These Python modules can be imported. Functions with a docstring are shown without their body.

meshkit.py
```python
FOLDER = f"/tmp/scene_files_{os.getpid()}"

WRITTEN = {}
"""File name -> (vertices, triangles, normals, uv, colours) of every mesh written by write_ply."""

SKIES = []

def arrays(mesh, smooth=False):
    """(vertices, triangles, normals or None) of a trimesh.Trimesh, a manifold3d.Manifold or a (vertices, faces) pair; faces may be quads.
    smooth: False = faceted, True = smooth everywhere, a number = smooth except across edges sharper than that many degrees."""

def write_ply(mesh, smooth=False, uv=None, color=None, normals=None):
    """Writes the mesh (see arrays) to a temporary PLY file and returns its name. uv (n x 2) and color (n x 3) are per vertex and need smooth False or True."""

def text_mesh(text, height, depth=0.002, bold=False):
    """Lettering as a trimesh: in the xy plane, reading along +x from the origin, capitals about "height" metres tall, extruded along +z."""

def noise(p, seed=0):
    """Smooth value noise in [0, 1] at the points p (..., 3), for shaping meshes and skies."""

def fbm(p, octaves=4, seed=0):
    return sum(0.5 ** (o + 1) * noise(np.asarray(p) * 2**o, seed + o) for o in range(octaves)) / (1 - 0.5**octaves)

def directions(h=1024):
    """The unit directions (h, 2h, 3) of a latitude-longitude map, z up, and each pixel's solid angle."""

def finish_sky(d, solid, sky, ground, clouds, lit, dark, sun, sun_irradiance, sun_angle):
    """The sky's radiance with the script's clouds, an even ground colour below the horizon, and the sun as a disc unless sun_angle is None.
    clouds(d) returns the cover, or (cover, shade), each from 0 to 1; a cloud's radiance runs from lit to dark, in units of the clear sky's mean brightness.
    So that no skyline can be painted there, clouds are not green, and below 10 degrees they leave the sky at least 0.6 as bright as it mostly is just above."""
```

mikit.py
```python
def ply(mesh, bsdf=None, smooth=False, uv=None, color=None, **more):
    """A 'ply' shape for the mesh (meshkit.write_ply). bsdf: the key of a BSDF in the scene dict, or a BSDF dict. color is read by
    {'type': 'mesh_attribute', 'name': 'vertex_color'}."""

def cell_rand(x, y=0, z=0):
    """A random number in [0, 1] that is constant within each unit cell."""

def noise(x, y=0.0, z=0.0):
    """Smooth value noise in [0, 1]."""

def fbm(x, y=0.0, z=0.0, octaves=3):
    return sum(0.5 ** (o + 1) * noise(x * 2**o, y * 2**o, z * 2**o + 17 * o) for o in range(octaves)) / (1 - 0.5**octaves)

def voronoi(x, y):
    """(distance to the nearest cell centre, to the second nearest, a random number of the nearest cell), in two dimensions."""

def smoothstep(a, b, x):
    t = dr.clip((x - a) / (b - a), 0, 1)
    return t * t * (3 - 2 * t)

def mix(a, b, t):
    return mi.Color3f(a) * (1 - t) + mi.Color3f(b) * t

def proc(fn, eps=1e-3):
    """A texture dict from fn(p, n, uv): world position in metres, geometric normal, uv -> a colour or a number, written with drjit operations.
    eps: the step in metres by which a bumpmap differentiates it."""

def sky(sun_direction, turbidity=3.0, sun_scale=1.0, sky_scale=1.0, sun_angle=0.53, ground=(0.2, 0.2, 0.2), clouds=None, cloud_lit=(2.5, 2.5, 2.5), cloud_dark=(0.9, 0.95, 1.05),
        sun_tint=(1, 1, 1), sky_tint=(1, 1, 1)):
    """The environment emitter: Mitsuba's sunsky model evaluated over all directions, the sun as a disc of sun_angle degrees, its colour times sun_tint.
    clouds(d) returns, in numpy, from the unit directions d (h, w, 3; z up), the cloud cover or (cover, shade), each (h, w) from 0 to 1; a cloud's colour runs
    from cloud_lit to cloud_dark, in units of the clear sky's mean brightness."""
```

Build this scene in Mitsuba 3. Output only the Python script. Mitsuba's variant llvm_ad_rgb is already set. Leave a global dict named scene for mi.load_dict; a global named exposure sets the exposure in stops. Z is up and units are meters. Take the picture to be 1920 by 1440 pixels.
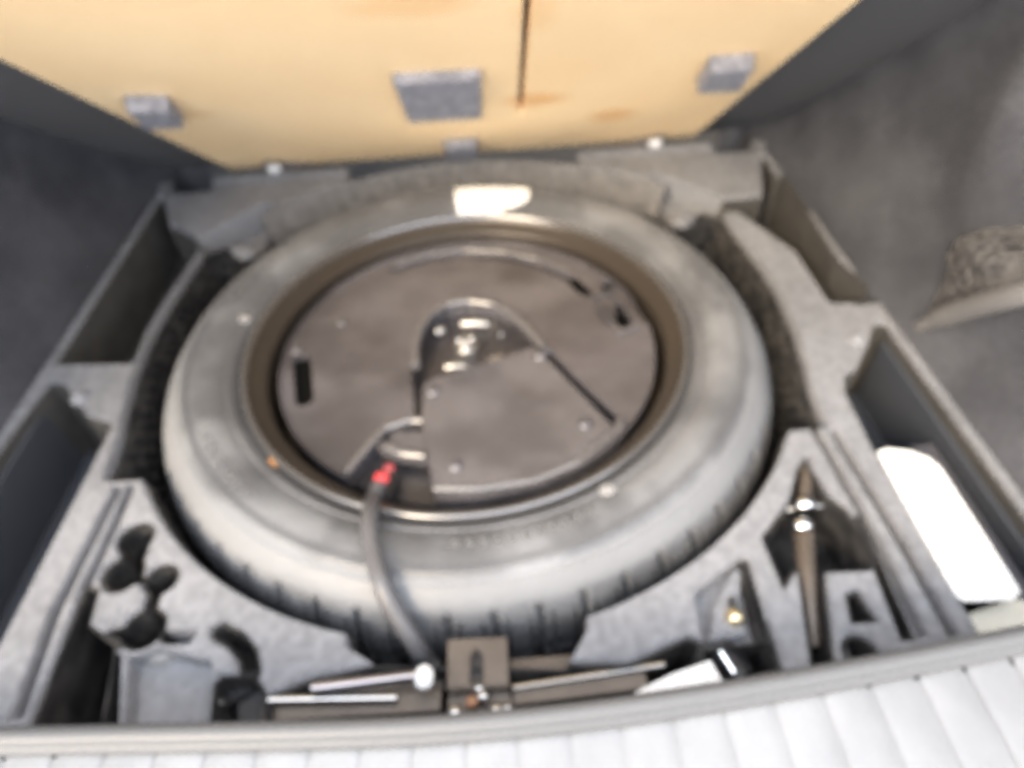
import math
import numpy as np
import trimesh, shapely
import shapely.geometry as sg
from scipy import ndimage
import mitsuba as mi
import drjit as dr
import mikit, meshkit
from mikit import ply, proc, noise, fbm, mix, smoothstep, cell_rand

T = mi.ScalarTransform4f
scene, labels = {}, {}
# ------------------------------------------------------------------ camera, light, exposure
# World: metres, z up. The origin is the centre of the spare wheel on the level of the tray's top; y runs towards the seats.
CAM_O, CAM_F, CAM_U = [0.0371, -0.5103, 0.4365], [0.0109, 0.7008, -0.7132], [0.0743, 0.7107, 0.6995]
scene['camera'] = {'type': 'thinlens', 'fov': 77.320, 'fov_axis': 'x', 'near_clip': 0.01, 'far_clip': 60.0,
                   'aperture_radius': 0.00145, 'focus_distance': 0.15,
                   'to_world': T().look_at(origin=CAM_O, target=[CAM_O[k] + CAM_F[k] for k in range(3)], up=CAM_U)}
scene['sky'] = mikit.sky([-0.5, -0.75, 0.6], turbidity=3, sun_scale=0.25, sun_angle=25, ground=(0.50, 0.50, 0.51), clouds=lambda d: np.ones(d.shape[:2]), cloud_lit=(2.40, 2.50, 2.72))
exposure = 4.1


# ------------------------------------------------------------------ helpers
def numbered(key):
    if key not in scene and key not in labels:
        return key
    k = 1
    while f'{key}_{k:03d}' in scene or f'{key}_{k:03d}' in labels:
        k += 1
    return f'{key}_{k:03d}'


def thing(name, label, cat, group=None):
    key = numbered(name)
    labels[key] = {'label': label, 'category': cat}
    if group:
        labels[key]['group'] = group
    return key


def obj(name, mesh, mat, parent=None, smooth=35, label=None, **kw):
    key = numbered((parent + '__' if parent else '') + name)
    scene[key] = ply(mesh, mat, smooth=smooth, **kw)
    if label:
        labels[key] = {'label': label}
    return key


def cat(*ms):
    return trimesh.util.concatenate([m for m in ms])


def rounded(poly, z0, z1, r=0.002, n=3):
    """Polygon extruded from z0 to z1 with its upper edge rounded by r."""
    poly = poly.buffer(0)
    rings = [(poly, z0), (poly, z1 - r)]
    for k in range(1, n + 1):
        a = math.pi / 2 * k / n
        rings.append((poly.buffer(-r * (1 - math.cos(a)), join_style=1), z1 - r + r * math.sin(a)))
    out = []
    ps = lambda p: list(p.geoms) if hasattr(p, 'geoms') else [p]
    for k in range(len(rings) - 1):                       # stacked slabs; the step between two is a rounded edge at this scale
        lo, hi = rings[k][1], rings[k + 1][1]
        for q in ps(rings[k + (k > 0)][0]):
            if q.area > 1e-9:
                m = trimesh.creation.extrude_polygon(q, max(hi - lo, 1e-5))
                m.apply_translation([0, 0, lo])
                out.append(m)
    return cat(*out)


def slab(pts, z0, z1, r=0.002):
    return rounded(sg.Polygon(pts), z0, z1, r)


def bevel_box(cx, cy, cz, sx, sy, sz, r=0.002):
    import manifold3d as m3
    s = [sx / 2 - r, sy / 2 - r, sz / 2 - r]
    sph = m3.Manifold.sphere(r, 12)
    hull = m3.Manifold.batch_hull([sph.translate([a * s[0], b * s[1], c * s[2]]) for a in (-1, 1) for b in (-1, 1) for c in (-1, 1)])
    g = hull.to_mesh()
    m = trimesh.Trimesh(g.vert_properties[:, :3], g.tri_verts)
    m.apply_translation([cx, cy, cz])
    return m


def spline(pts, n=60):
    from scipy.interpolate import CubicSpline
    p = np.array(pts, float)
    t = np.r_[0, np.cumsum(np.linalg.norm(np.diff(p, axis=0), axis=1))]
    return CubicSpline(t, p)(np.linspace(0, t[-1], n))


def tube(path, r, n=14, cap=True):
    """Round tube along a path; r a number or one per point."""
    p = np.array(path, float)
    r = np.broadcast_to(np.asarray(r, float), (len(p),))
    t = np.gradient(p, axis=0)
    t /= np.linalg.norm(t, axis=1, keepdims=True)
    a = np.cross(t[0], [0.1, 0.2, 1.0])
    V = []
    for k in range(len(p)):
        a = a - t[k] * np.dot(a, t[k])
        a /= np.linalg.norm(a)
        b = np.cross(t[k], a)
        th = np.linspace(0, 2 * np.pi, n, endpoint=False)
        V.append(p[k] + r[k] * (np.cos(th)[:, None] * a + np.sin(th)[:, None] * b))
    V = np.concatenate(V)
    F = []
    for k in range(len(p) - 1):
        for j in range(n):
            i0, i1 = k * n + j, k * n + (j + 1) % n
            F += [[i0, i1, i1 + n], [i0, i1 + n, i0 + n]]
    if cap:
        c0, c1 = len(V), len(V) + 1
        V = np.vstack([V, p[0], p[-1]])
        e = (len(p) - 1) * n
        for j in range(n):
            F += [[c0, (j + 1) % n, j], [c1, e + j, e + (j + 1) % n]]
    m = trimesh.Trimesh(V, F, process=False)
    m.fix_normals()
    return m


def lathe(prof, n=160, dz=None):
    """Surface of revolution about z from (r, z) points; dz(th, r, z) -> (r, z) displaces it."""
    prof = np.array(prof, float)
    th = np.linspace(0, 2 * np.pi, n, endpoint=False)
    R, A = np.meshgrid(prof[:, 0], th)
    Z, _ = np.meshgrid(prof[:, 1], th)
    if dz:
        R, Z = dz(A, R, Z)
    V = np.stack([R * np.cos(A), R * np.sin(A), Z], -1).reshape(-1, 3)
    m = len(prof)
    i, j = np.meshgrid(np.arange(n), np.arange(m - 1), indexing='ij')
    a, b = i * m + j, ((i + 1) % n) * m + j
    F = np.concatenate([np.stack([a, b, b + 1], -1).reshape(-1, 3), np.stack([a, b + 1, a + 1], -1).reshape(-1, 3)])
    return trimesh.Trimesh(V, F, process=False)


def dome(x, y, z, r, h, n=20):
    k = np.linspace(0, np.pi / 2, 7)
    m = lathe(np.stack([r * np.cos(k) + 1e-6, h * np.sin(k)], -1), n)
    m.apply_translation([x, y, z])
    return m


def cyl(x, y, z0, z1, r, n=24, c=0.001):
    m = lathe([(r, z0), (r, z1 - c), (r - c, z1), (1e-6, z1)], n)
    m.apply_translation([x, y, 0])
    return m


def circle(x, y, r, n=40):
    return sg.Point(x, y).buffer(r, n)


def sheet(P, thick=0.0):
    """Grid of points (n, m, 3) as a surface."""
    P = np.asarray(P, float)
    n, m = P.shape[:2]
    i, j = np.meshgrid(np.arange(n - 1), np.arange(m - 1), indexing='ij')
    a = i * m + j
    F = np.concatenate([np.stack([a, a + m, a + m + 1], -1).reshape(-1, 3), np.stack([a, a + m + 1, a + 1], -1).reshape(-1, 3)])
    return trimesh.Trimesh(P.reshape(-1, 3), F, process=False)


# ------------------------------------------------------------------ materials
def principled(name, color, rough=0.6, bump=None, eps=5e-4, **kw):
    c = {'type': 'rgb', 'value': list(color)} if not callable(color) else proc(color)
    b = {'type': 'principled', 'base_color': c, 'roughness': rough, **kw}
    if bump:
        b = {'type': 'bumpmap', 'arbitrary': proc(bump[0], eps), 'scale': bump[1], 'bsdf': b}
    scene[name] = {'type': 'twosided', 'bsdf': b}
    return name


def foam_color(p, n, uv):
    g = noise(p.x * 210, p.y * 210, p.z * 210)
    d = fbm(p.x * 14, p.y * 14, p.z * 14, 3)
    return mix((0.135, 0.139, 0.150), (0.288, 0.295, 0.314), g * 0.5 + d * 0.5)


principled('m_foam', foam_color, 0.75, (lambda p, n, uv: noise(p.x * 300, p.y * 300, p.z * 300), 0.0008), specular=0.35)
principled('m_foam_shaded', lambda p, n, uv: mix((0.085, 0.084, 0.085), (0.20, 0.196, 0.197), fbm(p.x * 90, p.y * 90, p.z * 90, 2)), 0.85)  # foam toned darker for the shade behind the tyre
principled('m_carpet', lambda p, n, uv: mix((0.035, 0.037, 0.044), (0.085, 0.088, 0.099), smoothstep(0.25, 0.75, fbm(p.x * 14, p.y * 14, p.z * 14, 4)) * 0.65 + noise(p.x * 260, p.y * 260, p.z * 260) * 0.35), 0.95,
           (lambda p, n, uv: noise(p.x * 420, p.y * 420, p.z * 420), 0.0012), sheen=0.4)
principled('m_carpet_back', (0.085, 0.085, 0.087), 0.95)
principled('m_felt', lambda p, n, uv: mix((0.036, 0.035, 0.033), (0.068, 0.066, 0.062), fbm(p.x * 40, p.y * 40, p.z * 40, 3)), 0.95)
principled('m_lining_and_shade', lambda p, n, uv: mix((0.009, 0.009, 0.010), (0.045, 0.043, 0.041), smoothstep(0.2, 0.9, noise(p.x * 75, p.y * 75, p.z * 75))), 0.9)  # well lining, also the dark sheets that shade the foam pockets


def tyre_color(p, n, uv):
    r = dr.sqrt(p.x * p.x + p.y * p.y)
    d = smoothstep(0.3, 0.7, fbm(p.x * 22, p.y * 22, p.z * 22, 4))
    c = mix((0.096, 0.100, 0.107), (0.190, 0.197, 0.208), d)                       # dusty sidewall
    c = mix(c, (0.225, 0.232, 0.243), smoothstep(0.280, 0.288, r) * (1 - smoothstep(0.298, 0.306, r)) * 0.8)   # shoulder highlight put into the colour
    c = mix(c, (0.095, 0.099, 0.106), smoothstep(0.268, 0.274, r) * (1 - smoothstep(0.277, 0.282, r)) * 0.55)  # dark shading band painted round the mid sidewall
    c = mix(c, (0.070, 0.072, 0.077), (1 - smoothstep(0.236, 0.254, r)) * 0.6)      # shade of the inward slope at the bead, painted in
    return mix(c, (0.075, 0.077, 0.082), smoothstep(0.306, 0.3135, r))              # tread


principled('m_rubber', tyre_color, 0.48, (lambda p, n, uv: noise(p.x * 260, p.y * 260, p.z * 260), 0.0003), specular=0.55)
principled('m_rubber_dark', (0.030, 0.030, 0.032), 0.6)
principled('m_rim', (0.044, 0.036, 0.029), 0.32, metallic=0.2)  # brown of the reflected board put into the base colour
principled('m_rim_edge', (0.20, 0.20, 0.205), 0.22, metallic=0.7)
principled('m_plastic', lambda p, n, uv: mix((0.042, 0.040, 0.046), (0.096, 0.092, 0.102), smoothstep(0.25, 0.75, fbm(p.x * 16, p.y * 24, p.z * 16, 4))), 0.28,
           (lambda p, n, uv: noise(p.x * 240, p.y * 240), 0.00012), specular=0.9, clearcoat=0.4, clearcoat_gloss=0.75)
principled('m_hub', (0.040, 0.037, 0.040), 0.3, specular=0.8)
principled('m_cover', lambda p, n, uv: mix((0.058, 0.056, 0.062), (0.104, 0.100, 0.108), smoothstep(0.25, 0.75, fbm(p.x * 18, p.y * 22, p.z * 18, 4))), 0.34,
           (lambda p, n, uv: noise(p.x * 240, p.y * 240), 0.00012), specular=0.9, clearcoat=0.25, clearcoat_gloss=0.7)
principled('m_black', (0.018, 0.018, 0.020), 0.4)
principled('m_recess_shade', (0.006, 0.006, 0.006), 1.0, specular=0.0)  # lightless black that paints the shade inside subwoofer recesses
principled('m_liner', (0.050, 0.056, 0.068), 0.45)
principled('m_cable', (0.10, 0.10, 0.105), 0.38, specular=0.6)
principled('m_red', (0.80, 0.085, 0.095), 0.3)
principled('m_red_dark', (0.35, 0.06, 0.07), 0.4)
principled('m_divider', (0.085, 0.083, 0.093), 0.6)
principled('m_chrome', (0.9, 0.9, 0.9), 0.12, metallic=1.0)
principled('m_rod', (0.42, 0.40, 0.42), 0.3, metallic=1.0)
principled('m_nut', (0.48, 0.47, 0.46), 0.35, metallic=0.9)
principled('m_steel', (0.62, 0.61, 0.60), 0.28, metallic=1.0)
principled('m_bronze', lambda p, n, uv: mix((0.085, 0.070, 0.058), (0.150, 0.125, 0.103), fbm(p.x * 60, p.y * 60, p.z * 60, 3)), 0.42, metallic=0.25, specular=0.6)
principled('m_gold', (0.80, 0.68, 0.44), 0.28, metallic=0.9)
principled('m_copper', (0.36, 0.19, 0.11), 0.4, metallic=0.3)
principled('m_paper', (0.86, 0.86, 0.85), 0.7)
principled('m_white_glint', (0.88, 0.88, 0.88), 0.25)
principled('m_cream', (0.82, 0.78, 0.66), 0.7)
principled('m_orange', (0.75, 0.33, 0.08), 0.5)
principled('m_white_paint', (0.25, 0.25, 0.25), 0.5)
principled('m_gloss', (0.10, 0.097, 0.10), 0.22, specular=1.0, clearcoat=1.0, clearcoat_gloss=0.85)
principled('m_lettering', (0.115, 0.118, 0.123), 0.5)
principled('m_sill', lambda p, n, uv: mix((0.215, 0.221, 0.229), (0.262, 0.267, 0.274), fbm(p.x * 60, p.y * 40, 0.0, 3)), 0.38, metallic=0.2)
principled('m_seal', (0.085, 0.087, 0.089), 0.5, specular=0.6)
principled('m_pad', lambda p, n, uv: mix((0.11, 0.114, 0.132), (0.31, 0.312, 0.345), noise(p.x * 170, p.y * 170, p.z * 170)), 0.95)
principled('m_trim_pale', (0.135, 0.131, 0.129), 0.6)
principled('m_net', lambda p, n, uv: mix((0.030, 0.029, 0.028), (0.125, 0.12, 0.117), fbm(p.x * 90, p.y * 90, p.z * 90, 2)), 0.9)

# board frame: u across, v up the board from its hinge, w out of its underside
TILT = math.radians(37.7)
HY = 0.408
BU, BV, BW = np.array([1.0, 0, 0]), np.array([0, -math.cos(TILT), math.sin(TILT)]), np.array([0, -math.sin(TILT), -math.cos(TILT)])
BM = np.eye(4)
BM[:3, 0], BM[:3, 1], BM[:3, 2], BM[:3, 3] = BU, BV, BW, [0, HY, 0]


def on_board(m):
    m = m.copy()
    m.apply_transform(BM)
    return m


STAINS = [(a[0], a[1], ru, rv, s) for a, ru, rv, s in (
    ([(0.0926, 0.2388)][0], 0.038, 0.028, 0.95), ([(0.1986, 0.1508)][0], 0.032, 0.030, 0.95), ([(-0.0112, 0.4892)][0], 0.060, 0.024, 0.5), ([(0.0824, 0.4660)][0], 0.022, 0.05, 0.4),
    ([(0.1080, -0.0461)][0], 0.06, 0.02, 0.35), ([(-0.2699, 0.2689)][0], 0.02, 0.012, 0.5))]


def board_color(p, n, uv):
    u = p.x
    v = (p.z * math.sin(TILT) - (p.y - HY) * math.cos(TILT))
    g = fbm(u * 9, v * 9, 0.0, 4)
    c = mix((0.90, 0.645, 0.36), (0.95, 0.725, 0.44), g)
    w = fbm(u * 30, v * 30, 3.0, 3) - 0.5
    for (a, b, ru, rv, s) in STAINS:
        d = dr.sqrt(dr.square((u - a) / ru) + dr.square((v - b) / rv)) + w * 0.35
        c = mix(c, (0.80, 0.48, 0.21), (1 - smoothstep(0.35, 1.25, d)) * s)
    return c


principled('m_board', board_color, 0.6, (lambda p, n, uv: noise(p.x * 150, p.y * 150, p.z * 150), 0.0003), specular=0.3)

# ------------------------------------------------------------------ the car round the boot
car = thing('car', 'car boot with dark grey carpeted walls, rubber seal and silvery ribbed loading sill', 'car')


def flare(y, z):  # outward slope invented so the wall catches light near the opening
    t = min(1, max(0, (z - 0.105) / 0.085))
    return min(0.11, 1.1 * max(0, 0.02 - y)) * t


def wall_x(y, z):
    k = min(1, max(0, (0.06 - y) / 0.10))                       # 0 far in, 1 near the opening
    far = 0.052 * (1 - math.exp(-max(z, 0) / 0.07))
    near = 0.034 * (1 - math.exp(-max(z, 0) / 0.018)) - 0.10 * min(max(z, 0), 0.11)
    return 0.4395 + far * (1 - k) + near * k + 0.02 * max(z - 0.15, 0) + flare(y, z)


def side_wall(s):
    ys = np.linspace(-0.40, 0.62, 60)
    zs = np.r_[np.linspace(-0.20, -0.012, 5), np.linspace(-0.004, 0.75, 50)]
    P = np.zeros((len(ys), len(zs), 3))
    for i, y in enumerate(ys):
        for j, z in enumerate(zs):
            x = wall_x(y, z)                                    # shaped for light: dark steep part below, added shelf catching sky above
            x += 0.0025 * math.sin(7 * y + 9 * z) * min(1, max(z, 0) / 0.05)
            P[i, j] = (s * x, y, z)
    return sheet(P)


obj('side_wall', side_wall(-1), 'm_carpet', car, smooth=True)
obj('side_wall', side_wall(1), 'm_carpet', car, smooth=True)
obj('floor_pan', bevel_box(0, 0.1, -0.215, 1.0, 1.1, 0.02), 'm_black', car)
obj('rear_bulkhead', bevel_box(0, 0.56, 0.15, 1.05, 0.02, 0.72), 'm_carpet_back', car)
SEALP = spline([(-0.3339, -0.3808, 0.0600), (-0.2557, -0.3841, 0.0600), (-0.1216, -0.3916, 0.0600), (0.0099, -0.3962, 0.0600), (0.1581, -0.3894, 0.0600), (0.3237, -0.3732, 0.0600), (0.4191, -0.3627, 0.0600)], 90)
obj('weather_seal', cat(tube(SEALP, 0.0056, 16), tube(SEALP + [0, -0.0035, -0.004], 0.0048, 12)), 'm_seal', car)
inner = sheet(np.stack([SEALP + [0, 0.002, -0.006], SEALP + [0, 0.004, -0.05], SEALP + [0, 0.004, -0.20]], 1))
obj('sill_inner_wall', inner, 'm_carpet', car, smooth=True)


def seal_y(x):
    return float(np.interp(x, SEALP[:, 0], SEALP[:, 1]))


def sill_strip(x0, x1, dz=0.0, y1=-0.70, crown=0.0, n=4):
    xs = np.linspace(x0, x1, n)
    ts = np.r_[0, 0.04, np.linspace(0.1, 1, 12)]
    P = np.zeros((len(xs), len(ts), 3))
    for i, x in enumerate(xs):
        c = (2 * i / (n - 1) - 1)
        for j, t in enumerate(ts):
            y0 = seal_y(x) - 0.0070
            y = y0 + (y1 - y0) * t
            P[i, j] = (x, y, 0.052 - 0.35 * max(0, (-0.56 - y)) ** 1.2 + dz + crown * (1 - abs(c) ** 3))
    return sheet(P[::-1])


sill = obj('load_sill', sill_strip(-0.56, 0.56, -0.0019), 'm_sill', car, smooth=False)
rng = np.random.default_rng(4)
for k in range(38):
    x = -0.54 + 0.0285 * k
    obj('rib', sill_strip(x + 0.0010, x + 0.0275 - 0.001 * rng.random(), -0.0012, crown=0.0007, n=13), 'm_sill', sill, smooth=True)
obj('bumper_face', sheet(np.stack([np.array([[x, -0.70, 0.0345], [x, -0.72, 0.0], [x, -0.72, -0.35]]) for x in np.linspace(-0.6, 0.6, 20)], 0)), 'm_sill', car, smooth=True)

# ------------------------------------------------------------------ raised floor panel with its pads and hinge bolts
panel = thing('floor_panel', 'raised tan boot floor panel seen from below, with grey foam pads and brown stains', 'floor panel')
slit = [(0.0745, 0.4851), (0.0792, 0.1894)]
bw = 0.3465
core = sg.Polygon([(-bw, -0.004), (bw, -0.004), (bw, 0.80), (-bw, 0.80)])
sl = sg.LineString([slit[1], (slit[0][0] + (slit[0][0] - slit[1][0]) * 0.9, 0.84)]).buffer(0.0030, cap_style=2)
core = core.difference(sl)
obj('board', on_board(rounded(core, -0.014, 0.0, 0.0015)), 'm_board', panel, smooth=False)
obj('carpet_layer', on_board(bevel_box(0, 0.39, -0.0185, 1.03, 0.86, 0.007, 0.003)), 'm_carpet_back', panel)


def pad(pts, h, tap=0.0, name='foam_pad', label=None, mat='m_pad'):
    p = sg.Polygon(pts).buffer(0.0)
    return obj(name, on_board(rounded(p, 0.0005, h, 0.002)), mat, panel, label=label)


pad([(-0.3049, 0.3441), (-0.2685, 0.3361), (-0.2815, 0.2777), (-0.3220, 0.2797)], 0.016)
pad([(-0.0474, 0.3530), (0.0358, 0.3496), (0.0331, 0.2138), (-0.0514, 0.2171)], 0.010, label='large square grey foam pad in the middle of the panel')
pad([(0.2590, 0.3412), (0.3014, 0.3416), (0.3139, 0.2695), (0.2662, 0.2741)], 0.016)
pad([(-0.0211, 0.0870), (0.0238, 0.0860), (0.0185, -0.0249), (-0.0273, -0.0251)], 0.012, name='hinge_tab')
for q, q2 in (([(-0.2687, 0.0397), (-0.2107, -0.0098)], 1), ([(0.2803, 0.0319), (0.2227, -0.0305)], -1)):
    (a, b), (c, d) = q
    br = obj('hinge_bracket', on_board(slab([(a - 0.012 * q2, b - 0.012), (c, d - 0.012), (c, d + 0.004), (a - 0.012 * q2, b + 0.004)], 0.0005, 0.010, 0.002)), 'm_plastic', panel)
    m = dome(a, b, 0.010, 0.0105, 0.008)
    obj('bolt_head', on_board(m), 'm_white_glint', br, smooth=True)  # white colour stands in for the glint on a metal head

# ------------------------------------------------------------------ grey foam tool tray
tray = thing('foam_tray', 'grey moulded foam tray with tyre well, side bins and tool pockets', 'tray')
BIN = -0.085
BASE = -0.195


def clean(p):
    """The largest pieces of a polygon, without slivers."""
    p = p.buffer(0).buffer(-0.0006).buffer(0.0006)
    return p


def half(pts, s):
    return [(s * x, y) for x, y in pts]


outline = sg.Polygon([(-0.437, -0.400), (0.437, -0.400), (0.437, 0.362), (0.4475, 0.378), (0.436, 0.384), (-0.436, 0.384), (-0.4475, 0.378), (-0.437, 0.362)])
# the tyre well: round in front, straight and wavy at the sides, a wider slope at the back
side = [(0.0, -0.162), (0.306, -0.162), (0.3165, -0.160), (0.3215, -0.11), (0.3290, -0.080), (0.3385, -0.02), (0.3430, 0.04), (0.3400, 0.10), (0.3300, 0.195), (0.312, 0.215), (0.300, 0.20), (0.28, 0.18), (0, 0.18)]
well = circle(0, 0, 0.3245, 120).union(sg.Polygon(side)).union(sg.Polygon(half(side, -1)))
front_gap = sg.Polygon([(-0.0657, -0.3354), (-0.0893, -0.3197), (-0.0002, -0.3058), (0.0832, -0.3203), (0.0639, -0.3479)])
well = well.union(front_gap).buffer(0.004).buffer(-0.008).buffer(0.004)
backfan = circle(0, 0, 0.384, 120).intersection(sg.box(-0.272, 0.19, 0.272, 0.45))
ledges = circle(0, 0, 0.405, 90).intersection(sg.box(-0.345, 0.195, 0.345, 0.34)).difference(sg.box(-0.262, 0, 0.262, 0.5))
# side bins
up_l = sg.Polygon([(-0.3503, 0.2312), (-0.3235, 0.1912), (-0.3274, 0.0946), (-0.3408, 0.0100), (-0.3449, -0.0099), (-0.4214, -0.0033), (-0.4189, 0.1744), (-0.3874, 0.2619)]).union(sg.Polygon([(-0.4285, 0.350), (-0.4285, -0.003), (-0.41, -0.003), (-0.380, 0.236)]))
up_r = sg.Polygon([(0.3337, 0.2276), (0.3981, 0.2323), (0.4418, 0.2949), (0.4303, 0.0842), (0.4483, -0.0024), (0.3859, 0.0049), (0.3854, 0.1008)]).union(sg.Polygon([(0.4285, 0.350), (0.4285, -0.001), (0.41, -0.001), (0.392, 0.236)]))
lim = sg.box(-0.4285, -0.392, 0.4285, 0.36)
low_l = sg.Polygon([(-0.4209, -0.0268), (-0.4049, -0.0315), (-0.3637, -0.0781), (-0.3324, -0.0914), (-0.3350, -0.3133), (-0.3279, -0.3965), (-0.4872, -0.3854), (-0.4478, -0.2694)]).intersection(lim)
low_r = sg.Polygon([(0.4174, -0.0303), (0.4319, -0.0320), (0.4295, -0.2623), (0.4335, -0.4366), (0.3419, -0.4300), (0.3423, -0.3260), (0.3436, -0.1899), (0.3477, -0.1235), (0.3563, -0.1000), (0.3705, -0.0942), (0.3987, -0.0593)]).intersection(lim)
soft = lambda p: p.buffer(0).buffer(-0.003).buffer(0.006).buffer(-0.003)
bins_up, bins_low = [soft(up_l), soft(up_r)], [soft(low_l), soft(low_r)]
notches = sg.box(-0.427, 0.346, -0.360, 0.400).union(sg.box(0.366, 0.352, 0.427, 0.400))
# pockets that show a dark bottom, right and left
deep = [(sg.Polygon(q), z) for q, z in (
    ([(0.2865, -0.1890), (0.2862, -0.2057), (0.2891, -0.2298), (0.2979, -0.2432), (0.3008, -0.2603), (0.2996, -0.2852), (0.2927, -0.2967), (0.2593, -0.2956), (0.2398, -0.3598), (0.2231, -0.3602), (0.2402, -0.2914), (0.2246, -0.3063), (0.2232, -0.2628), (0.2558, -0.2319), (0.2754, -0.1992)], -0.060),
    ([(0.2985, -0.2506), (0.3068, -0.2489), (0.3001, -0.3480), (0.2893, -0.3479)], -0.05), ([(0.2660, -0.3126), (0.2769, -0.3095), (0.2806, -0.3343), (0.2613, -0.3339)], -0.05),
    ([(0.1560, -0.3409), (0.2019, -0.3391), (0.2056, -0.3609), (0.1470, -0.3678)], -0.06), ([(0.2020, -0.2795), (0.2073, -0.2817), (0.2041, -0.3553), (0.1951, -0.3546)], -0.05), ([(0.1850, -0.3071), (0.1902, -0.3063), (0.1887, -0.3185), (0.1832, -0.3192)], -0.05),
    ([(-0.2927, -0.2585), (-0.2787, -0.2614), (-0.2750, -0.2907), (-0.2496, -0.3062), (-0.2397, -0.3589), (-0.2392, -0.3799), (-0.2862, -0.3765)], -0.085),
    ([(-0.1740, -0.3406), (-0.1695, -0.3347), (-0.1457, -0.3352), (-0.1347, -0.3497), (-0.1289, -0.3936), (-0.1654, -0.3910)], -0.055))]
key = sg.Polygon([(-0.2759, -0.2310), (-0.2525, -0.2283), (-0.2531, -0.2601), (-0.2684, -0.2588)])
for (x, y), rr in zip([(-0.2667, -0.2204), (-0.2656, -0.2511), (-0.2342, -0.2591), (-0.2340, -0.2971)], (0.0150, 0.0165, 0.0135, 0.0160)):
    key = key.union(circle(x, y, rr))
key = key.union(sg.LineString([(-0.2342, -0.2591), (-0.2351, -0.2744), (-0.2340, -0.2971)]).buffer(0.0058)).union(sg.LineString([(-0.2527, -0.2580), (-0.2382, -0.2592)]).buffer(0.004)).union(sg.LineString([(-0.2554, -0.3039), (-0.2359, -0.3004)]).buffer(0.009))
deep.append((key, -0.06))
deep.append((sg.LineString([(-0.1774, -0.3040), (-0.1653, -0.3107), (-0.1536, -0.3224), (-0.1492, -0.3356)]).buffer(0.0072), -0.04))
deep.append((circle(*[(0.2596, -0.3534)][0], 0.0125), -0.045))
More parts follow.
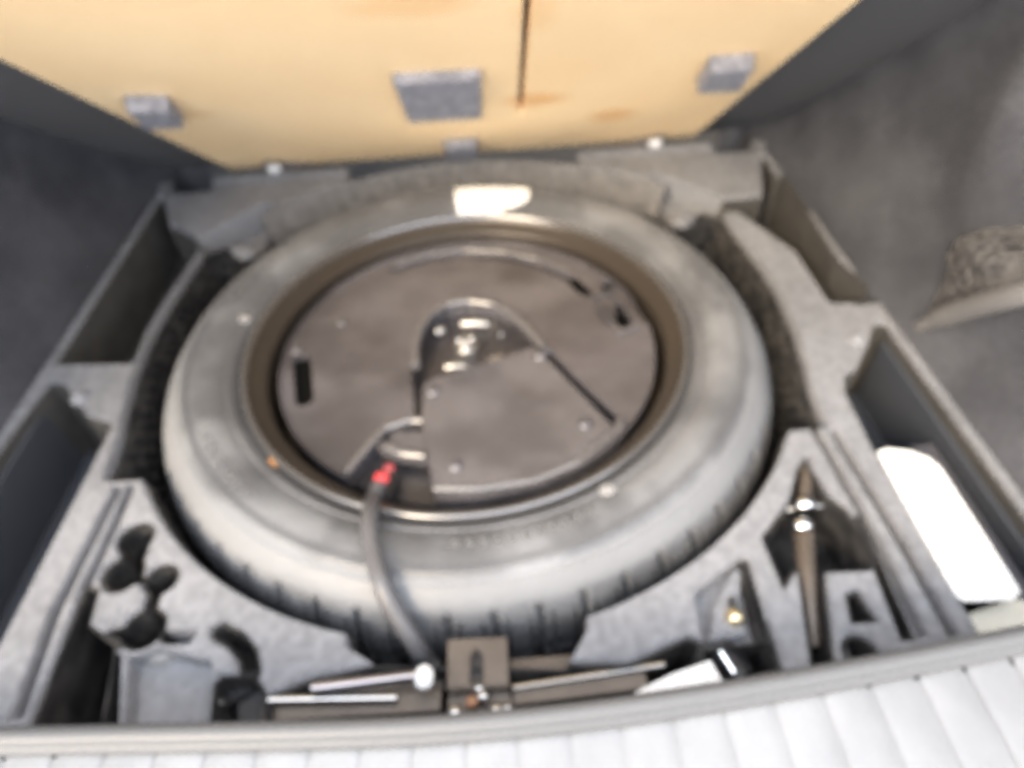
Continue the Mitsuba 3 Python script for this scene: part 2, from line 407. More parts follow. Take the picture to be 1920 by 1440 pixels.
slot = sg.Polygon([(-0.1454, -0.3489), (-0.1346, -0.3504), (-0.1062, -0.3410), (-0.0657, -0.3354), (-0.0440, -0.3360), (0.0653, -0.3445), (0.1059, -0.3477), (0.1489, -0.3331), (0.1618, -0.3396), (0.1413, -0.4130), (-0.1454, -0.3925)])
deep.append((slot, -0.060))
# shallow pockets with a foam bottom
shallow = [(sg.Polygon(q), z) for q, z in (
    ([(0.1617, -0.3027), (0.2024, -0.2782), (0.2077, -0.2804), (0.2057, -0.3606), (0.1626, -0.3640), (0.1574, -0.3396)], -0.018), ([(-0.2329, -0.2869), (-0.2213, -0.2989), (-0.1933, -0.3012), (-0.1979, -0.3115), (-0.2177, -0.3099)], -0.024),
    ([(-0.2602, -0.3099), (-0.2442, -0.3138), (-0.2195, -0.3901), (-0.2339, -0.3890)], -0.045), ([(-0.2372, -0.3180), (-0.2166, -0.3134), (-0.1783, -0.3248), (-0.1606, -0.3943), (-0.2162, -0.3903)], -0.016))]
shallow.append((sg.box(-0.165, 0.30, 0.168, 0.400), -0.020))
for g in ([(0.3036, -0.1629), (0.3076, -0.2679), (0.3046, -0.3462)], [(0.3180, -0.1643), (0.3240, -0.2694), (0.3251, -0.3471)], [(-0.2997, -0.1664), (-0.3049, -0.2810), (-0.2978, -0.3523)], [(-0.2888, -0.1663), (-0.2889, -0.2155), (-0.2904, -0.2592)]):
    shallow.append((sg.LineString(g).buffer(0.0036, cap_style=2), -0.012))
taken = well.union(backfan)
floors = []                                            # (polygon, level, dark bottom?)
for p, z in [(q, BIN) for q in bins_up] + [(q, -0.10) for q in bins_low]:
    p = clean(p.difference(taken.buffer(0.004)))
    floors.append((p, z, 'bin'))
    taken = taken.union(p)
for p, z in deep:
    p = clean(p.buffer(-0.001).buffer(0.002).buffer(-0.001).intersection(outline.buffer(-0.003)).difference(taken))
    floors.append((p, z, 'deep'))
    taken = taken.union(p)
for p, z in [(ledges, -0.035), (notches, -0.035)] + shallow:
    p = clean(p.intersection(outline).difference(taken))
    floors.append((p, z, 'foam'))
    taken = taken.union(p)
top = clean(outline.difference(taken))
gs = lambda p: [q for q in (p.geoms if hasattr(p, 'geoms') else [p]) if q.area > 2e-6]
pieces = [rounded(q, BASE, 0.0, 0.0032, 4) for q in gs(top)]
lip = sg.box(-0.36, 0.366, -0.168, 0.379).union(sg.box(0.168, 0.366, 0.36, 0.379))
pieces += [rounded(q, -0.004, 0.005, 0.002) for q in lip.geoms]
for p, z, k in floors:
    for q in gs(p):
        if k == 'foam':
            pieces.append(rounded(q.buffer(0.0004), BASE, z, 0.001, 1))
obj('body', cat(*pieces), 'm_foam', tray, smooth=False)
fan = []
for a in np.linspace(math.radians(44.5), math.radians(135.5), 420):
    rr = np.r_[np.linspace(0.326, 0.380, 16), 0.3845]
    wob = 0.0055 * math.sin(a * 105) * np.sin(rr * 2 * math.pi / 0.018)
    fan.append([(q * math.cos(a), q * math.sin(a), -0.165 + (q - 0.326) / 0.054 * 0.160 + w_ * (q < 0.379) if q < 0.381 else -0.002) for q, w_ in zip(rr, wob)])
obj('back_slope', sheet(fan), 'm_foam_shaded', tray, smooth=True, label='darker ribbed slope behind the tyre')


def ring(p, z0, z1, g0=0.0004, g1=0.0022):
    out = []
    for q in gs(p.buffer(-g0).difference(p.buffer(-g1))):
        m = trimesh.creation.extrude_polygon(q, z1 - z0)
        m.apply_translation([0, 0, z0])
        out.append(m)
    return out


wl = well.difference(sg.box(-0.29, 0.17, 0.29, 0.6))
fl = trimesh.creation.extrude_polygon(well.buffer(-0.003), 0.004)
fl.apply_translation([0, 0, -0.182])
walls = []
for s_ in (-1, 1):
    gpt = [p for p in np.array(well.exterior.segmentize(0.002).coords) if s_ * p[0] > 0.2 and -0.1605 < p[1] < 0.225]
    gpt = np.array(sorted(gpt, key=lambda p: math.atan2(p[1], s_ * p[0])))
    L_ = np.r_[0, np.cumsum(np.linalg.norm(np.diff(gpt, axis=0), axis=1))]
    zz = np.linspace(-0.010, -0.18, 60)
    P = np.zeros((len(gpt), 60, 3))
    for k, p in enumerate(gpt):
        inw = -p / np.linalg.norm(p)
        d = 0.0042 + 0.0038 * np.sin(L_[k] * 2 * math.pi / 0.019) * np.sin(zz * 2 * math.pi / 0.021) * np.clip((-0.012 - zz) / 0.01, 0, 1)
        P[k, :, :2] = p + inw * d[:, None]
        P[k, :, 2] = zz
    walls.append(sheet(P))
obj('well_lining', cat(*walls, *[m for m in (trimesh.creation.extrude_polygon(q, 0.165) for q in gs(well.buffer(-0.0004).difference(well.buffer(-0.0022)).intersection(sg.box(-0.33, -0.5, 0.33, -0.1585)))) if not m.apply_translation([0, 0, -0.178]) is None], fl), 'm_lining_and_shade', tray, smooth=False, label='black rough lining of the tyre well')
for p, z, k in floors:
    if k == 'foam':
        continue
    ms = []
    for q in gs(p):
        m = trimesh.creation.extrude_polygon(q.buffer(-0.0004), 0.004)
        m.apply_translation([0, 0, z - 0.004])
        ms.append(m)
    if not ms:
        continue
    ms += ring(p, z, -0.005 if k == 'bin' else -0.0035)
    obj('bin_lining' if k == 'bin' else 'pocket_shade', cat(*ms), 'm_felt' if k == 'bin' else 'm_lining_and_shade', tray, smooth=False)  # pocket sheets are added dark pieces giving the foam holes their shade
for q in [(-0.3770, -0.0579), (0.3872, -0.0564)]:
    obj('peg', dome(q[0], q[1], -0.001, 0.0085, 0.009), 'm_foam', tray, smooth=True)
# dark plastic liners in the lower bins
for s in (-1, 1):
    x0, x1 = 0.348, 0.4265
    ln = cat(bevel_box(s * (x0 + x1) / 2, -0.215, -0.095, x1 - x0, 0.34, 0.006),
             bevel_box(s * 0.357, -0.225, -0.072, 0.016, 0.30, 0.05), bevel_box(s * 0.4245, -0.21, -0.055, 0.005, 0.33, 0.080))
    obj('bin_liner', ln, 'm_liner', tray, label='dark blue grey plastic liner of the bin')

dv = obj('divider', bevel_box(0.4085, -0.275, -0.055, 0.022, 0.22, 0.05, 0.003), 'm_divider', tray, label='purplish grey strip with a slot along the right bin')
obj('slot', bevel_box(0.4095, -0.225, -0.0300, 0.005, 0.060, 0.0012, 0.0004), 'm_black', dv)
# ------------------------------------------------------------------ spare wheel
wheel = thing('spare_wheel', 'full size spare wheel with black tyre lying flat in the foam tray', 'wheel')
NB = 56


def tread(A, R, Z):
    f = np.abs(((A * NB / (2 * np.pi)) + 0.25 * np.clip((-0.03 - Z) / 0.1, 0, 1)) % 1.0 - 0.5)
    g = np.clip((0.105 - f) / 0.035, 0, 1) * np.clip((R - 0.3025) / 0.006, 0, 1)
    f2 = np.abs(((A * 2 * NB / (2 * np.pi))) % 1.0 - 0.5)
    g2 = np.clip((0.06 - f2) / 0.03, 0, 1) * np.clip((R - 0.306) / 0.005, 0, 1) * 0.7
    circ = np.exp(-((Z + 0.062) / 0.004) ** 2) + np.exp(-((Z + 0.105) / 0.005) ** 2)
    R = R - 0.0090 * np.maximum(g, g2) - 0.008 * circ * (R > 0.312)
    Z = Z - 0.001 * g
    return R, Z


prof = [(0.2290, -0.006), (0.2320, 0.0005), (0.2370, 0.0050), (0.2400, 0.0060), (0.2420, 0.0050), (0.2440, 0.0065), (0.2520, 0.0105), (0.2600, 0.0125), (0.2680, 0.0130), (0.2740, 0.0122),
        (0.2752, 0.0132), (0.2790, 0.0128), (0.2802, 0.0105), (0.2860, 0.0075), (0.2880, 0.0074), (0.2895, 0.0050), (0.2940, 0.0010), (0.2985, -0.0040), (0.3010, -0.0070), (0.3030, -0.0100), (0.3050, -0.0135), (0.3075, -0.018), (0.3095, -0.023),
        (0.3115, -0.028), (0.3130, -0.034), (0.3142, -0.040), (0.3150, -0.046)] + [(0.3155, z) for z in np.linspace(-0.050, -0.160, 40)] + [(0.312, -0.168), (0.30, -0.172)]
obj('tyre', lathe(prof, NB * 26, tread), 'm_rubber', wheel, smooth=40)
rp = [(0.2290, -0.004), (0.2292, 0.0010), (0.2275, 0.0038), (0.2250, 0.0045), (0.2230, 0.0030), (0.2222, 0.0)]
obj('rim_flange', lathe(rp, 240), 'm_rim_edge', wheel, smooth=True)
obj('rim', lathe([(0.2222, 0.0), (0.2195, -0.0045), (0.2130, -0.0095), (0.2090, -0.0130), (0.2076, -0.0150), (0.2070, -0.020), (0.2055, -0.075), (0.150, -0.085), (0.02, -0.085)], 200), 'm_rim', wheel, smooth=40)


def arc_sheet(a0, a1, r0, r1, z, n=14, m=5, wob=0.0):
    """A thin label lying on the sidewall between two angles (degrees) and radii."""
    pr = np.array(prof)
    P = np.zeros((n, m, 3))
    for i, a in enumerate(np.radians(np.linspace(a0, a1, n))):
        for j, t in enumerate(np.linspace(0, 1, m)):
            rr = (r0 + (r1 - r0) * t)
            zz = np.interp(rr, pr[:25, 0], pr[:25, 1]) + z
            P[i, j] = (rr * math.cos(a), rr * math.sin(a), zz)
    return sheet(P)


LQ = [(-0.0126, 0.2867), (0.0847, 0.2872)] + [(0.0886, 0.2369), (-0.0068, 0.2170)]


def side_z(x, y):
    pr = np.array(prof)
    return np.interp(np.hypot(x, y), pr[:26, 0], pr[:26, 1])


q0, q1, q2, q3 = [np.array(q) for q in LQ]
G = np.zeros((40, 16, 3))
for i in range(40):
    for j in range(16):
        a, b = 2 * i / 39 - 1, 2 * j / 15 - 1
        k = 1 - 0.06 * a * a * b * b
        a, b = (a * k + 1) / 2, (b * k + 1) / 2
        q = (1 - a) * (1 - b) * q0 + a * (1 - b) * q1 + a * b * q2 + (1 - a) * b * q3
        G[i, j] = (q[0], q[1], side_z(*q) + 0.0014 + 0.0012 * math.sin(a * 7) * b)
obj('paper_label', sheet(G), 'm_paper', wheel, smooth=True, label='blank white paper label stuck on the tyre sidewall')
for (x, y), rr, mat, lb in zip([(-0.1699, -0.1511), (-0.2386, 0.0427), (0.1140, -0.2154)], (0.0078, 0.0078, 0.0080), ('m_orange', 'm_white_paint', 'm_white_paint'),
                               ('orange paint dot beside the rim', 'pale paint dot on the sidewall', 'pale paint dot on the sidewall')):
    obj('paint_dot', dome(x, y, side_z(x, y) - 0.001, rr, 0.0075 if mat == 'm_orange' else 0.0045), mat, wheel, label=lb)
# raised but unreadable moulded lettering, as rows of short ribs on the sidewall
ribs = []
for a0, nn, rr in ((146, 9, 0.266), (157, 5, 0.280), (20, 7, 0.275), (268, 11, 0.257), (210, 8, 0.265)):
    for k in range(nn):
        a = math.radians(a0 + 2.4 * k)
        h = 0.010 * rng.uniform(0.7, 1.0)
        b = bevel_box(0, 0, 0, h, 0.0055 * rng.uniform(0.6, 1.3), 0.0012, 0.0004)
        b.apply_transform(trimesh.transformations.rotation_matrix(a, [0, 0, 1]))
        pr = np.array(prof)
        b.apply_translation([rr * math.cos(a), rr * math.sin(a), np.interp(rr, pr[:25, 0], pr[:25, 1]) + 0.0002])
        ribs.append(b)
labels[obj('sidewall_lettering', cat(*ribs), 'm_lettering', wheel)] = {'kind': 'stuff'}

# ------------------------------------------------------------------ subwoofer sitting in the wheel
sub = thing('subwoofer', 'round glossy dark plastic subwoofer fitted inside the spare wheel', 'subwoofer')
ZS = -0.021
hub = sg.Polygon([(-0.0539, -0.0467), (-0.0559, -0.0024), (-0.0527, 0.0303), (-0.0405, 0.0565), (-0.0214, 0.0716), (0.0032, 0.0746), (0.0305, 0.0656), (0.0496, 0.0481), (0.0637, 0.0207), (0.0854, -0.0244), (0.0654, -0.0630), (0.0117, -0.0722)]).buffer(0.002)
conn = sg.Polygon([(-0.1072, -0.1605), (-0.0932, -0.1328), (-0.0793, -0.1103), (-0.0554, -0.1040), (-0.0389, -0.1090), (-0.0320, -0.1802), (-0.0296, -0.2204), (-0.1076, -0.2135)])
platep = sg.Polygon([(-0.0438, -0.0561), (-0.0354, -0.0494), (0.0684, -0.0135), (0.0777, -0.0236), (0.1342, -0.1301), (0.0949, -0.1648), (0.0554, -0.1815), (0.0088, -0.1856), (-0.0320, -0.1818), (-0.0391, -0.1349), (-0.0450, -0.1084)])
slotL = sg.LineString([(-0.1764, -0.0043), (-0.1645, -0.0585)]).buffer(0.0078)
holes = [hub, conn, slotL] + [sg.Polygon(q) for q in ([(0.1588, 0.0926), (0.1718, 0.0952), (0.1740, 0.0724), (0.1610, 0.0679)], [(0.1667, 0.0516), (0.1793, 0.0540), (0.1835, 0.0198), (0.1647, 0.0129), (0.1568, 0.0357), (0.1682, 0.0325)], [(0.1457, 0.0483), (0.1546, 0.0511), (0.1611, 0.0260), (0.1544, 0.0213)])]
disc = circle(0.0, 0.0010, 0.1975, 90)
gapL = sg.Polygon([(-0.2160, 0.0237), (-0.2027, 0.0179), (-0.1843, -0.0667), (-0.1867, -0.0944), (-0.2005, -0.0650)])
gapR = sg.Polygon([(0.1881, 0.1016), (0.1939, 0.0988), (0.2010, 0.0306), (0.2018, 0.0123), (0.1967, 0.0129), (0.1896, 0.0509)])
house = disc.difference(gapR)
for h in holes:
    house = house.difference(h.buffer(0.0012))
house = house.difference(sg.LineString([(0.0835, -0.0209), (0.1163, -0.0816), (0.1452, -0.1299)]).buffer(0.0052, cap_style=2)).difference(sg.LineString([(-0.0517, -0.0469), (-0.0450, -0.1084)]).buffer(0.0045, cap_style=2))
arc = sg.LineString([(-0.0880, 0.1519), (-0.0490, 0.1676), (-0.0022, 0.1723), (0.0443, 0.1617), (0.0891, 0.1401), (0.1214, 0.1098), (0.1347, 0.0821)])
obj('housing', rounded(house.difference(arc.buffer(0.0050)), ZS - 0.02, ZS, 0.0025), 'm_plastic', sub, smooth=False)
obj('arc_groove', rounded(arc.buffer(0.0052), ZS - 0.02, ZS - 0.009, 0.001), 'm_recess_shade', sub, smooth=False)  # this and the black pieces below are fills that darken the recesses
obj('arc_groove_end', rounded(sg.LineString([(0.1284, 0.1004), (0.1447, 0.0659)]).buffer(0.0055), ZS - 0.01, ZS + 0.0005, 0.001), 'm_recess_shade', sub, smooth=False)
obj('slot_well', rounded(slotL.buffer(0.003), ZS - 0.018, ZS - 0.006, 0.001), 'm_recess_shade', sub, smooth=False)
obj('seam_well', rounded(sg.LineString([(0.0835, -0.0209), (0.1163, -0.0816), (0.1452, -0.1299)]).buffer(0.006), ZS - 0.018, ZS - 0.0125, 0.001), 'm_recess_shade', sub, smooth=False)
obj('clip_well', rounded(sg.Polygon([(0.1561, 0.0992), (0.1757, 0.1031), (0.1911, 0.0171), (0.1634, 0.0060)]), ZS - 0.018, ZS - 0.0045, 0.001), 'm_recess_shade', sub, smooth=False)
obj('base', rounded(circle(0, 0.003, 0.190, 80), -0.080, ZS - 0.022, 0.002), 'm_hub', sub, smooth=False)
rimtop = disc.exterior.buffer(0.0022).intersection(disc).difference(conn).difference(gapR)
obj('edge_bead', rounded(rimtop, ZS - 0.001, ZS + 0.0025, 0.001), 'm_plastic', sub, smooth=False)
cover = obj('cover_plate', rounded(platep, ZS - 0.02, ZS + 0.006, 0.0025), 'm_cover', sub, smooth=False)
for q in [(-0.0341, -0.0689), (0.0750, -0.0289), (0.1078, -0.1255), (-0.0123, -0.1628)]:
    s = obj('screw', dome(q[0], q[1], ZS + 0.006, 0.0070, 0.0046), 'm_plastic', cover, smooth=True)
    obj('screw_slot', bevel_box(q[0], q[1] - 0.0005, ZS + 0.0099, 0.0066, 0.0018, 0.0012, 0.0004), 'm_black', cover)
def bead(pts, r, z, name, mat='m_gloss', close=False):
    p = np.c_[np.array(pts, float), np.full(len(pts), z)]
    return obj(name, tube(p, r, 12), mat, sub, smooth=True)


def smooth_line(pts, n=60, q=0.006):
    g = sg.LineString(pts).segmentize(0.002)
    c = np.array(g.coords)
    return np.c_[ndimage.gaussian_filter1d(c[:, 0], 1.6, mode='nearest'), ndimage.gaussian_filter1d(c[:, 1], 1.6, mode='nearest')]


bead(smooth_line([(-0.1108, -0.1579), (-0.0937, -0.1284), (-0.0795, -0.1070), (-0.0556, -0.0993), (-0.0422, -0.1020)]), 0.0042, ZS + 0.0005, 'recess_lip')
lip2 = sg.LineString([(-0.0810, -0.1258), (-0.0635, -0.1363), (-0.0388, -0.1424)]).buffer(0.0050)
obj('socket_shelf', rounded(sg.Polygon([(-0.0782, -0.1235), (-0.0702, -0.1099), (-0.0408, -0.1128), (-0.0379, -0.1412), (-0.0635, -0.1363)]).union(lip2), ZS - 0.012, ZS - 0.001, 0.002), 'm_cover', sub, smooth=False)
bead(smooth_line([(-0.0329, -0.1818), (0.0088, -0.1862), (0.0554, -0.1820), (0.0971, -0.1656), (0.1426, -0.1276)]), 0.0042, ZS + 0.0015, 'edge_trim')
bead(smooth_line([(-0.0537, -0.0272), (-0.0561, 0.0018), (-0.0528, 0.0321), (-0.0418, 0.0586), (-0.0226, 0.0747), (0.0032, 0.0776), (0.0306, 0.0685), (0.0509, 0.0498), (0.0666, 0.0204), (0.0811, -0.0107)]), 0.0050, ZS + 0.0005, 'hub_lip')
bead(smooth_line([(-0.0873, 0.1609), (-0.0493, 0.1782), (-0.0021, 0.1829), (0.0449, 0.1734), (0.0914, 0.1511), (0.1246, 0.1202)]), 0.0024, ZS - 0.0002, 'groove_lip')
bead(smooth_line([(-0.0779, -0.1273), (-0.0625, -0.1376), (-0.0388, -0.1430)]), 0.0048, ZS - 0.002, 'socket_lip')
for q in [(0.0835, -0.0151), (0.1421, -0.1223), (-0.1416, 0.0559), (-0.1848, 0.0142)]:
    obj('stud', dome(q[0], q[1], ZS, 0.0058, 0.004), 'm_cover', sub, smooth=True)
clip = [(0.1411, 0.0663), (0.1696, 0.0749), (0.1855, 0.0123), (0.1651, 0.0023)]
obj('clip_frame', rounded(sg.Polygon(clip).exterior.buffer(0.0022), ZS - 0.004, ZS + 0.004, 0.001), 'm_cover', sub, smooth=False)
# centre fixing seen through the hub opening
(hx, hy), = [(-0.0020, 0.0124)]
ctr = obj('centre_clamp', cat(cyl(hx, hy, -0.043, -0.028, 0.013), cyl(hx, hy, -0.028, -0.020, 0.0075)), 'm_nut', sub)
for (x, y), (x2, y2), rr in ([(-0.0362, 0.0458), (-0.0277, 0.0486)] + [0.0062], [(-0.0070, 0.0575), (0.0229, 0.0541)] + [0.0062], [(-0.0246, -0.0131), (-0.0040, -0.0137)] + [0.0054], [(0.0207, -0.0114), (0.0365, -0.0047)] + [0.0056], [(0.0359, 0.0322), (0.0382, 0.0301)] + [0.0045]):
    obj('nut', tube([(x, y, -0.037), ((x + x2) / 2, (y + y2) / 2, -0.036), (x2, y2, -0.037)], [rr * 0.8, rr, rr * 0.8], 14), 'm_nut', ctr, smooth=50)
for (x, y) in [(-0.0093, 0.0099), (0.0047, 0.0109)]:
    obj('stud', dome(x, y, -0.021, 0.0032, 0.004), 'm_chrome', ctr, smooth=True)

# ------------------------------------------------------------------ cable with its plug
cable = thing('cable', 'grey cable with red locking tab running from the subwoofer over the tyre', 'cable')
ends = [(-0.0789, -0.1726, -0.0200), (-0.0818, -0.1819, -0.0200)] + [(-0.0767, -0.2200, 0.0100)] + [(-0.0740, -0.2407, 0.0180), (-0.0686, -0.2638, 0.0180)] + [(-0.0606, -0.2871, 0.0170)] + [(-0.0519, -0.3035, 0.0040)] + [(-0.0382, -0.3213, -0.0180)] + [(-0.0324, -0.3265, -0.0350), (-0.0276, -0.3321, -0.0350)]
obj('sheath', tube(spline(ends, 90), 0.0068, 16), 'm_cable', cable, smooth=True)
(px_, py_), = [(-0.0776, -0.1695)]
pl = bevel_box(0, 0, 0, 0.022, 0.030, 0.014, 0.003)
pl.apply_transform(trimesh.transformations.rotation_matrix(-0.25, [0, 0, 1]))
pl.apply_translation([px_, py_ + 0.002, -0.032])
plug = obj('plug', pl, 'm_black', cable)
(rx, ry), (rx2, ry2) = [(-0.0791, -0.1630), (-0.0734, -0.1505)]
obj('locking_tab', dome(rx, ry, -0.026, 0.0074, 0.006), 'm_red', plug, smooth=True, label='bright red locking tab')
obj('locking_tab', dome(rx2, ry2, -0.027, 0.0052, 0.004), 'm_red_dark', plug, smooth=True)

# ------------------------------------------------------------------ jack lying across the front of the tray
jack = thing('jack', 'dark bronze scissor jack lying across the front slot of the foam tray', 'car jack')


def bar(p, q, w, h, mat, name, parent, r=0.0015):
    p, q = np.array(p, float), np.array(q, float)
    d = q - p
    m = bevel_box(0, 0, 0, np.linalg.norm(d), w, h, r)
    m.apply_transform(trimesh.geometry.align_vectors([1, 0, 0], d / np.linalg.norm(d)))
    m.apply_translation((p + q) / 2)
    return obj(name, m, mat, parent)


sad = sg.Polygon([(-0.0159, -0.3229), (0.0254, -0.3240), (0.0250, -0.3568), (-0.0156, -0.3561)])
cut = sg.Polygon([(0.0001, -0.3351), (0.0042, -0.3311), (0.0081, -0.3358), (0.0083, -0.3539), (-0.0009, -0.3539)])
saddle = obj('saddle', rounded(sad.difference(cut), -0.010, 0.0, 0.002), 'm_bronze', jack, smooth=False)
obj('saddle_groove', rounded(cut, -0.012, -0.006, 0.001), 'm_black', saddle, smooth=False)
(ax, ay, az), (bx, by, bz) = [(-0.1396, -0.3570, -0.0200), (-0.0208, -0.3591, -0.0200)]
bar((ax, ay, az), (bx, by, bz), 0.014, 0.02, 'm_bronze', 'arm', jack)
(ax, ay, az), (bx, by, bz) = [(-0.1117, -0.3456, -0.0300), (-0.0204, -0.3440, -0.0300)]
bar((ax, ay, az), (bx, by, bz), 0.012, 0.016, 'm_bronze', 'arm', jack)
(ax, ay, az), (bx, by, bz) = [(0.0267, -0.3593, -0.0200), (0.1172, -0.3552, -0.0200)]
bar((ax, ay, az), (bx, by, bz), 0.014, 0.02, 'm_bronze', 'arm', jack)
(ax, ay, az), (bx, by, bz) = [(0.0250, -0.3380, -0.0300), (0.1294, -0.3380, -0.0300)]
bar((ax, ay, az), (bx, by, bz), 0.014, 0.016, 'm_bronze', 'arm', jack)
(a, b), = [[(0.0275, -0.3559, -0.0080), (0.1299, -0.3486, -0.0080)]]
obj('edge_rod', tube([a, b], 0.0022, 10), 'm_steel', jack)
(a, b), = [[(-0.1343, -0.3524, -0.0060), (-0.0491, -0.3569, -0.0060)]]
obj('screw_shaft', tube([a, b], 0.0034, 12), 'm_steel', jack)
(a, b), = [[(-0.1039, -0.3501, 0.0020), (-0.0353, -0.3465, 0.0020)]]
obj('handle_rod', tube(np.linspace(a, b, 8), np.linspace(0.0044, 0.0032, 8), 12), 'm_rod', jack)
(x, y, z), = [(-0.0303, -0.3490, 0.0040)]
kn = trimesh.creation.icosphere(3, 0.0064)
kn.apply_scale([1, 1.25, 1])
kn.apply_translation([x, y, z])
obj('handle_end', kn, 'm_paper', jack, smooth=True)  # white ball painted for the blurred glint at the rod end
for (x, y), rr, mt in zip([(-0.0118, -0.3536), (0.0051, -0.3556), (0.0122, -0.3534), (-0.0111, -0.3695), (0.0157, -0.3702), (0.0233, -0.3695), (0.0074, -0.3608)], (0.0046, 0.0048, 0.0038, 0.0056, 0.0052, 0.004, 0.005), ('m_steel',) * 7):
    obj('bolt', dome(x, y, -0.006, rr, 0.005), mt, jack, smooth=True)
(x, y), = [(0.0000, -0.3635)]
obj('bolt', dome(x, y, -0.006, 0.0042, 0.004), 'm_copper', jack, smooth=True, label='copper coloured bolt head')
obj('gear_block', slab([(-0.0156, -0.3520), (0.0239, -0.3529), (0.0290, -0.3729), (-0.0175, -0.3717)], -0.04, -0.012, 0.002), 'm_bronze', jack, smooth=False)

# ------------------------------------------------------------------ tools in the right hand pockets
brace = thing('wheel_brace', 'brown wheel brace with a bright chrome collar lying in the deep triangular pocket', 'tool')
a, b, c, d = [(0.2890, -0.1902, -0.0120), (0.2741, -0.2253, -0.0120), (0.2613, -0.2566, -0.0120), (0.2450, -0.3082, -0.0120)]
e, = [(0.2399, -0.3393, -0.0220)]
obj('handle', tube(spline([c, d, e], 20), np.linspace(0.0078, 0.0050, 20), 14), 'm_bronze', brace)
obj('shank', tube([a, b], 0.0055, 12), 'm_bronze', brace)
(x, y, z), (x2, y2, z2) = [(0.2703, -0.2333, -0.0080), (0.2613, -0.2523, -0.0080)]
for (u1, v1, w1, rr) in ((x, y, z, 0.0085), (x2, y2, z2, 0.0082)):
    k = trimesh.creation.icosphere(3, rr)
    k.apply_scale([1.05, 0.8, 0.8])
    k.apply_translation([u1, v1, w1])
    obj('collar', k, 'm_chrome', brace, smooth=True)
(x, y, z), (x2, y2, z2) = [(0.2552, -0.2316, -0.0170), (0.2944, -0.2300, -0.0170)]
obj('cross_pin', tube([(x, y, z), (x2, y2, z2)], 0.0032, 10), 'm_steel', brace)
eye = thing('pocket_fitting', 'small pale fitting with a brass tip in the shallow triangular foam pocket', 'fitting')
(x, y), = [(0.1764, -0.3310)]
obj('body', slab([(0.1727, -0.3122), (0.1986, -0.2818), (0.2027, -0.2865), (0.1927, -0.3099), (0.1910, -0.3330), (0.1646, -0.3347)], -0.020, -0.007, 0.004), 'm_foam', eye)
(x, y), = [(0.1862, -0.3207)]
obj('tip', dome(x, y, -0.007, 0.0068, 0.006), 'm_gold', eye, smooth=True, label='shiny brass tip')
lamp = thing('black_handle', 'black round handle with a chrome stripe lying below the triangular pocket', 'tool handle')
a, b = [(0.1720, -0.3359, -0.0200), (0.1826, -0.3584, -0.0200)]
obj('grip', tube([a, b], 0.011, 18), 'm_black', lamp)
a, b = [(0.1702, -0.3432, -0.0080), (0.1753, -0.3577, -0.0080)]
obj('stripe', tube([a, b], 0.0030, 10), 'm_chrome', lamp)
sock = thing('socket_ring', 'black ring shaped socket in the round pocket by the seal', 'socket')
(x, y), = [(0.2643, -0.3490)]
obj('ring', lathe([(0.0118, -0.03), (0.0118, -0.011), (0.0105, -0.010), (0.0085, -0.010), (0.0078, -0.011), (0.0078, -0.03)], 40).apply_translation([x, y, 0]), 'm_black', sock, smooth=40)

# ------------------------------------------------------------------ clip in the left pocket
clipt = thing('tool_clip', 'black clip with bright rivet in the pocket left of the jack', 'clip')
obj('jaw', slab([(-0.1802, -0.3360), (-0.1753, -0.3291), (-0.1566, -0.3291), (-0.1516, -0.3381), (-0.1640, -0.3449), (-0.1703, -0.3489)], -0.05, -0.020, 0.003), 'm_black', clipt)
obj('arm', slab([(-0.1637, -0.3460), (-0.1516, -0.3381), (-0.1426, -0.3424), (-0.1441, -0.3723), (-0.1583, -0.3712)], -0.05, -0.024, 0.003), 'm_rubber_dark', clipt)
(x, y), = [(-0.1727, -0.3475)]
obj('rivet', dome(x, y, -0.020, 0.0050, 0.008), 'm_steel', clipt, smooth=True)
(x, y), = [(-0.2226, -0.3130)]
knob = thing('foam_plug', 'pale oval plug at the head of the shallow left pocket', 'plug')
m = dome(0, 0, -0.020, 0.0105, 0.012)
m.apply_scale([1.15, 0.75, 1])
m.apply_translation([x, y, 0])
obj('plug_head', m, 'm_white_paint', knob, smooth=True)

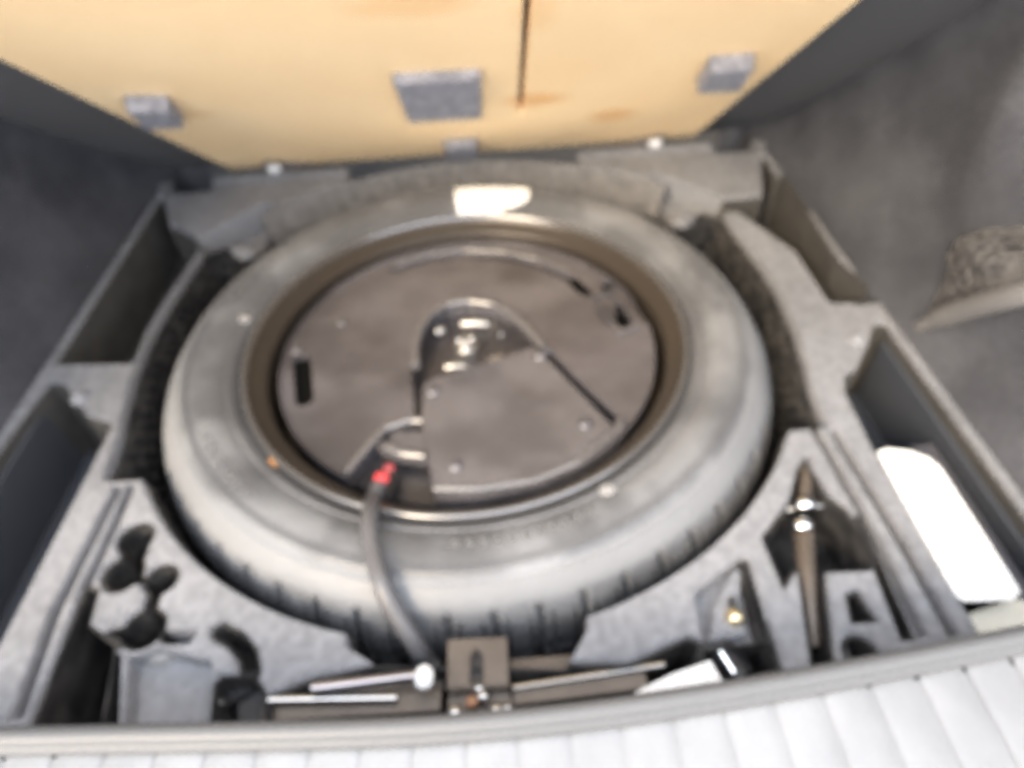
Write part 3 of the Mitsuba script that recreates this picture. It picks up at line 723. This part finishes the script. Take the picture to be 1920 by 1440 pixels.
# ------------------------------------------------------------------ papers
crd = thing('white_card', 'large blank white card lying in the right side bin', 'card')
pts = [(0.3429, -0.1944), (0.3529, -0.1914), (0.3701, -0.1959), (0.3821, -0.2049), (0.3856, -0.2151), (0.3846, -0.3224), (0.3748, -0.3279), (0.3423, -0.3260), (0.3395, -0.3211)]
cp = sg.Polygon(pts).buffer(-0.003).buffer(0.003)
obj('sheet', rounded(cp, 0.0008, 0.0022, 0.0004), 'm_paper', crd, smooth=False)
yl = thing('cream_paper', 'folded cream paper under the near end of the white card', 'paper')
obj('sheet', slab([(0.3557, -0.3255), (0.3936, -0.3174), (0.4121, -0.3221), (0.3994, -0.3445), (0.3517, -0.3426)], -0.024, -0.020, 0.001), 'm_cream', yl)
wp = thing('paper_slip', 'blank white paper slip lying across the right end of the jack', 'paper')
obj('sheet', rounded(sg.Polygon([(0.0981, -0.3726), (0.1106, -0.3664), (0.1320, -0.3588), (0.1582, -0.3526), (0.1625, -0.3664), (0.1541, -0.3825), (0.1055, -0.3835)]), 0.0028, 0.004, 0.0004), 'm_paper', wp, smooth=False)

# ------------------------------------------------------------------ storage net on the right wall
net = thing('storage_net', 'dark stretched storage net with pale lower rail on the right carpet wall', 'net')


c0, c1, c2, c3 = [np.array(q) for q in [(0.4700, -0.0578, 0.0112), (0.4700, -0.1527, 0.1480), (0.4700, -0.0977, 0.1611), (0.4700, -0.0307, 0.0890)]]
g = 12
grid = np.zeros((g, g, 3))
for i in range(g):
    for j in range(g):
        s, t = i / (g - 1), j / (g - 1)
        q = (1 - s) * (1 - t) * c0 + s * (1 - t) * c1 + s * t * c2 + (1 - s) * t * c3
        q = q.copy()
        q[0] = wall_x(q[1], q[2]) - 0.004 - 0.012 * math.sin(math.pi * min(1, max(0, t * 0.8 + 0.1))) * (0.3 + 0.7 * math.sin(math.pi * s)) - 0.002 * rng.random()
        q[1:] += rng.normal(0, 0.0016, 2)
        grid[i, j] = q
cords = []
for i in range(g):
    cords.append(tube(spline(grid[i], 30), 0.0022, 6))
    cords.append(tube(spline(grid[:, i], 30), 0.0022, 6))
obj('mesh_cords', cat(*cords), 'm_net', net)
back_cloth = grid.copy()
back_cloth[:, :, 0] += 0.003
obj('pouch', sheet(back_cloth), 'm_black', net, smooth=True)
rail = spline([grid[0, 0] + [-0.006, 0, 0], grid[4, 0] + [-0.009, 0, 0], grid[8, 0] + [-0.010, 0, 0], grid[11, 0] + [-0.008, 0, 0]], 30)
obj('lower_rail', tube(rail, np.r_[np.linspace(0.005, 0.0105, 6), np.full(24, 0.0105)], 12), 'm_trim_pale', net)
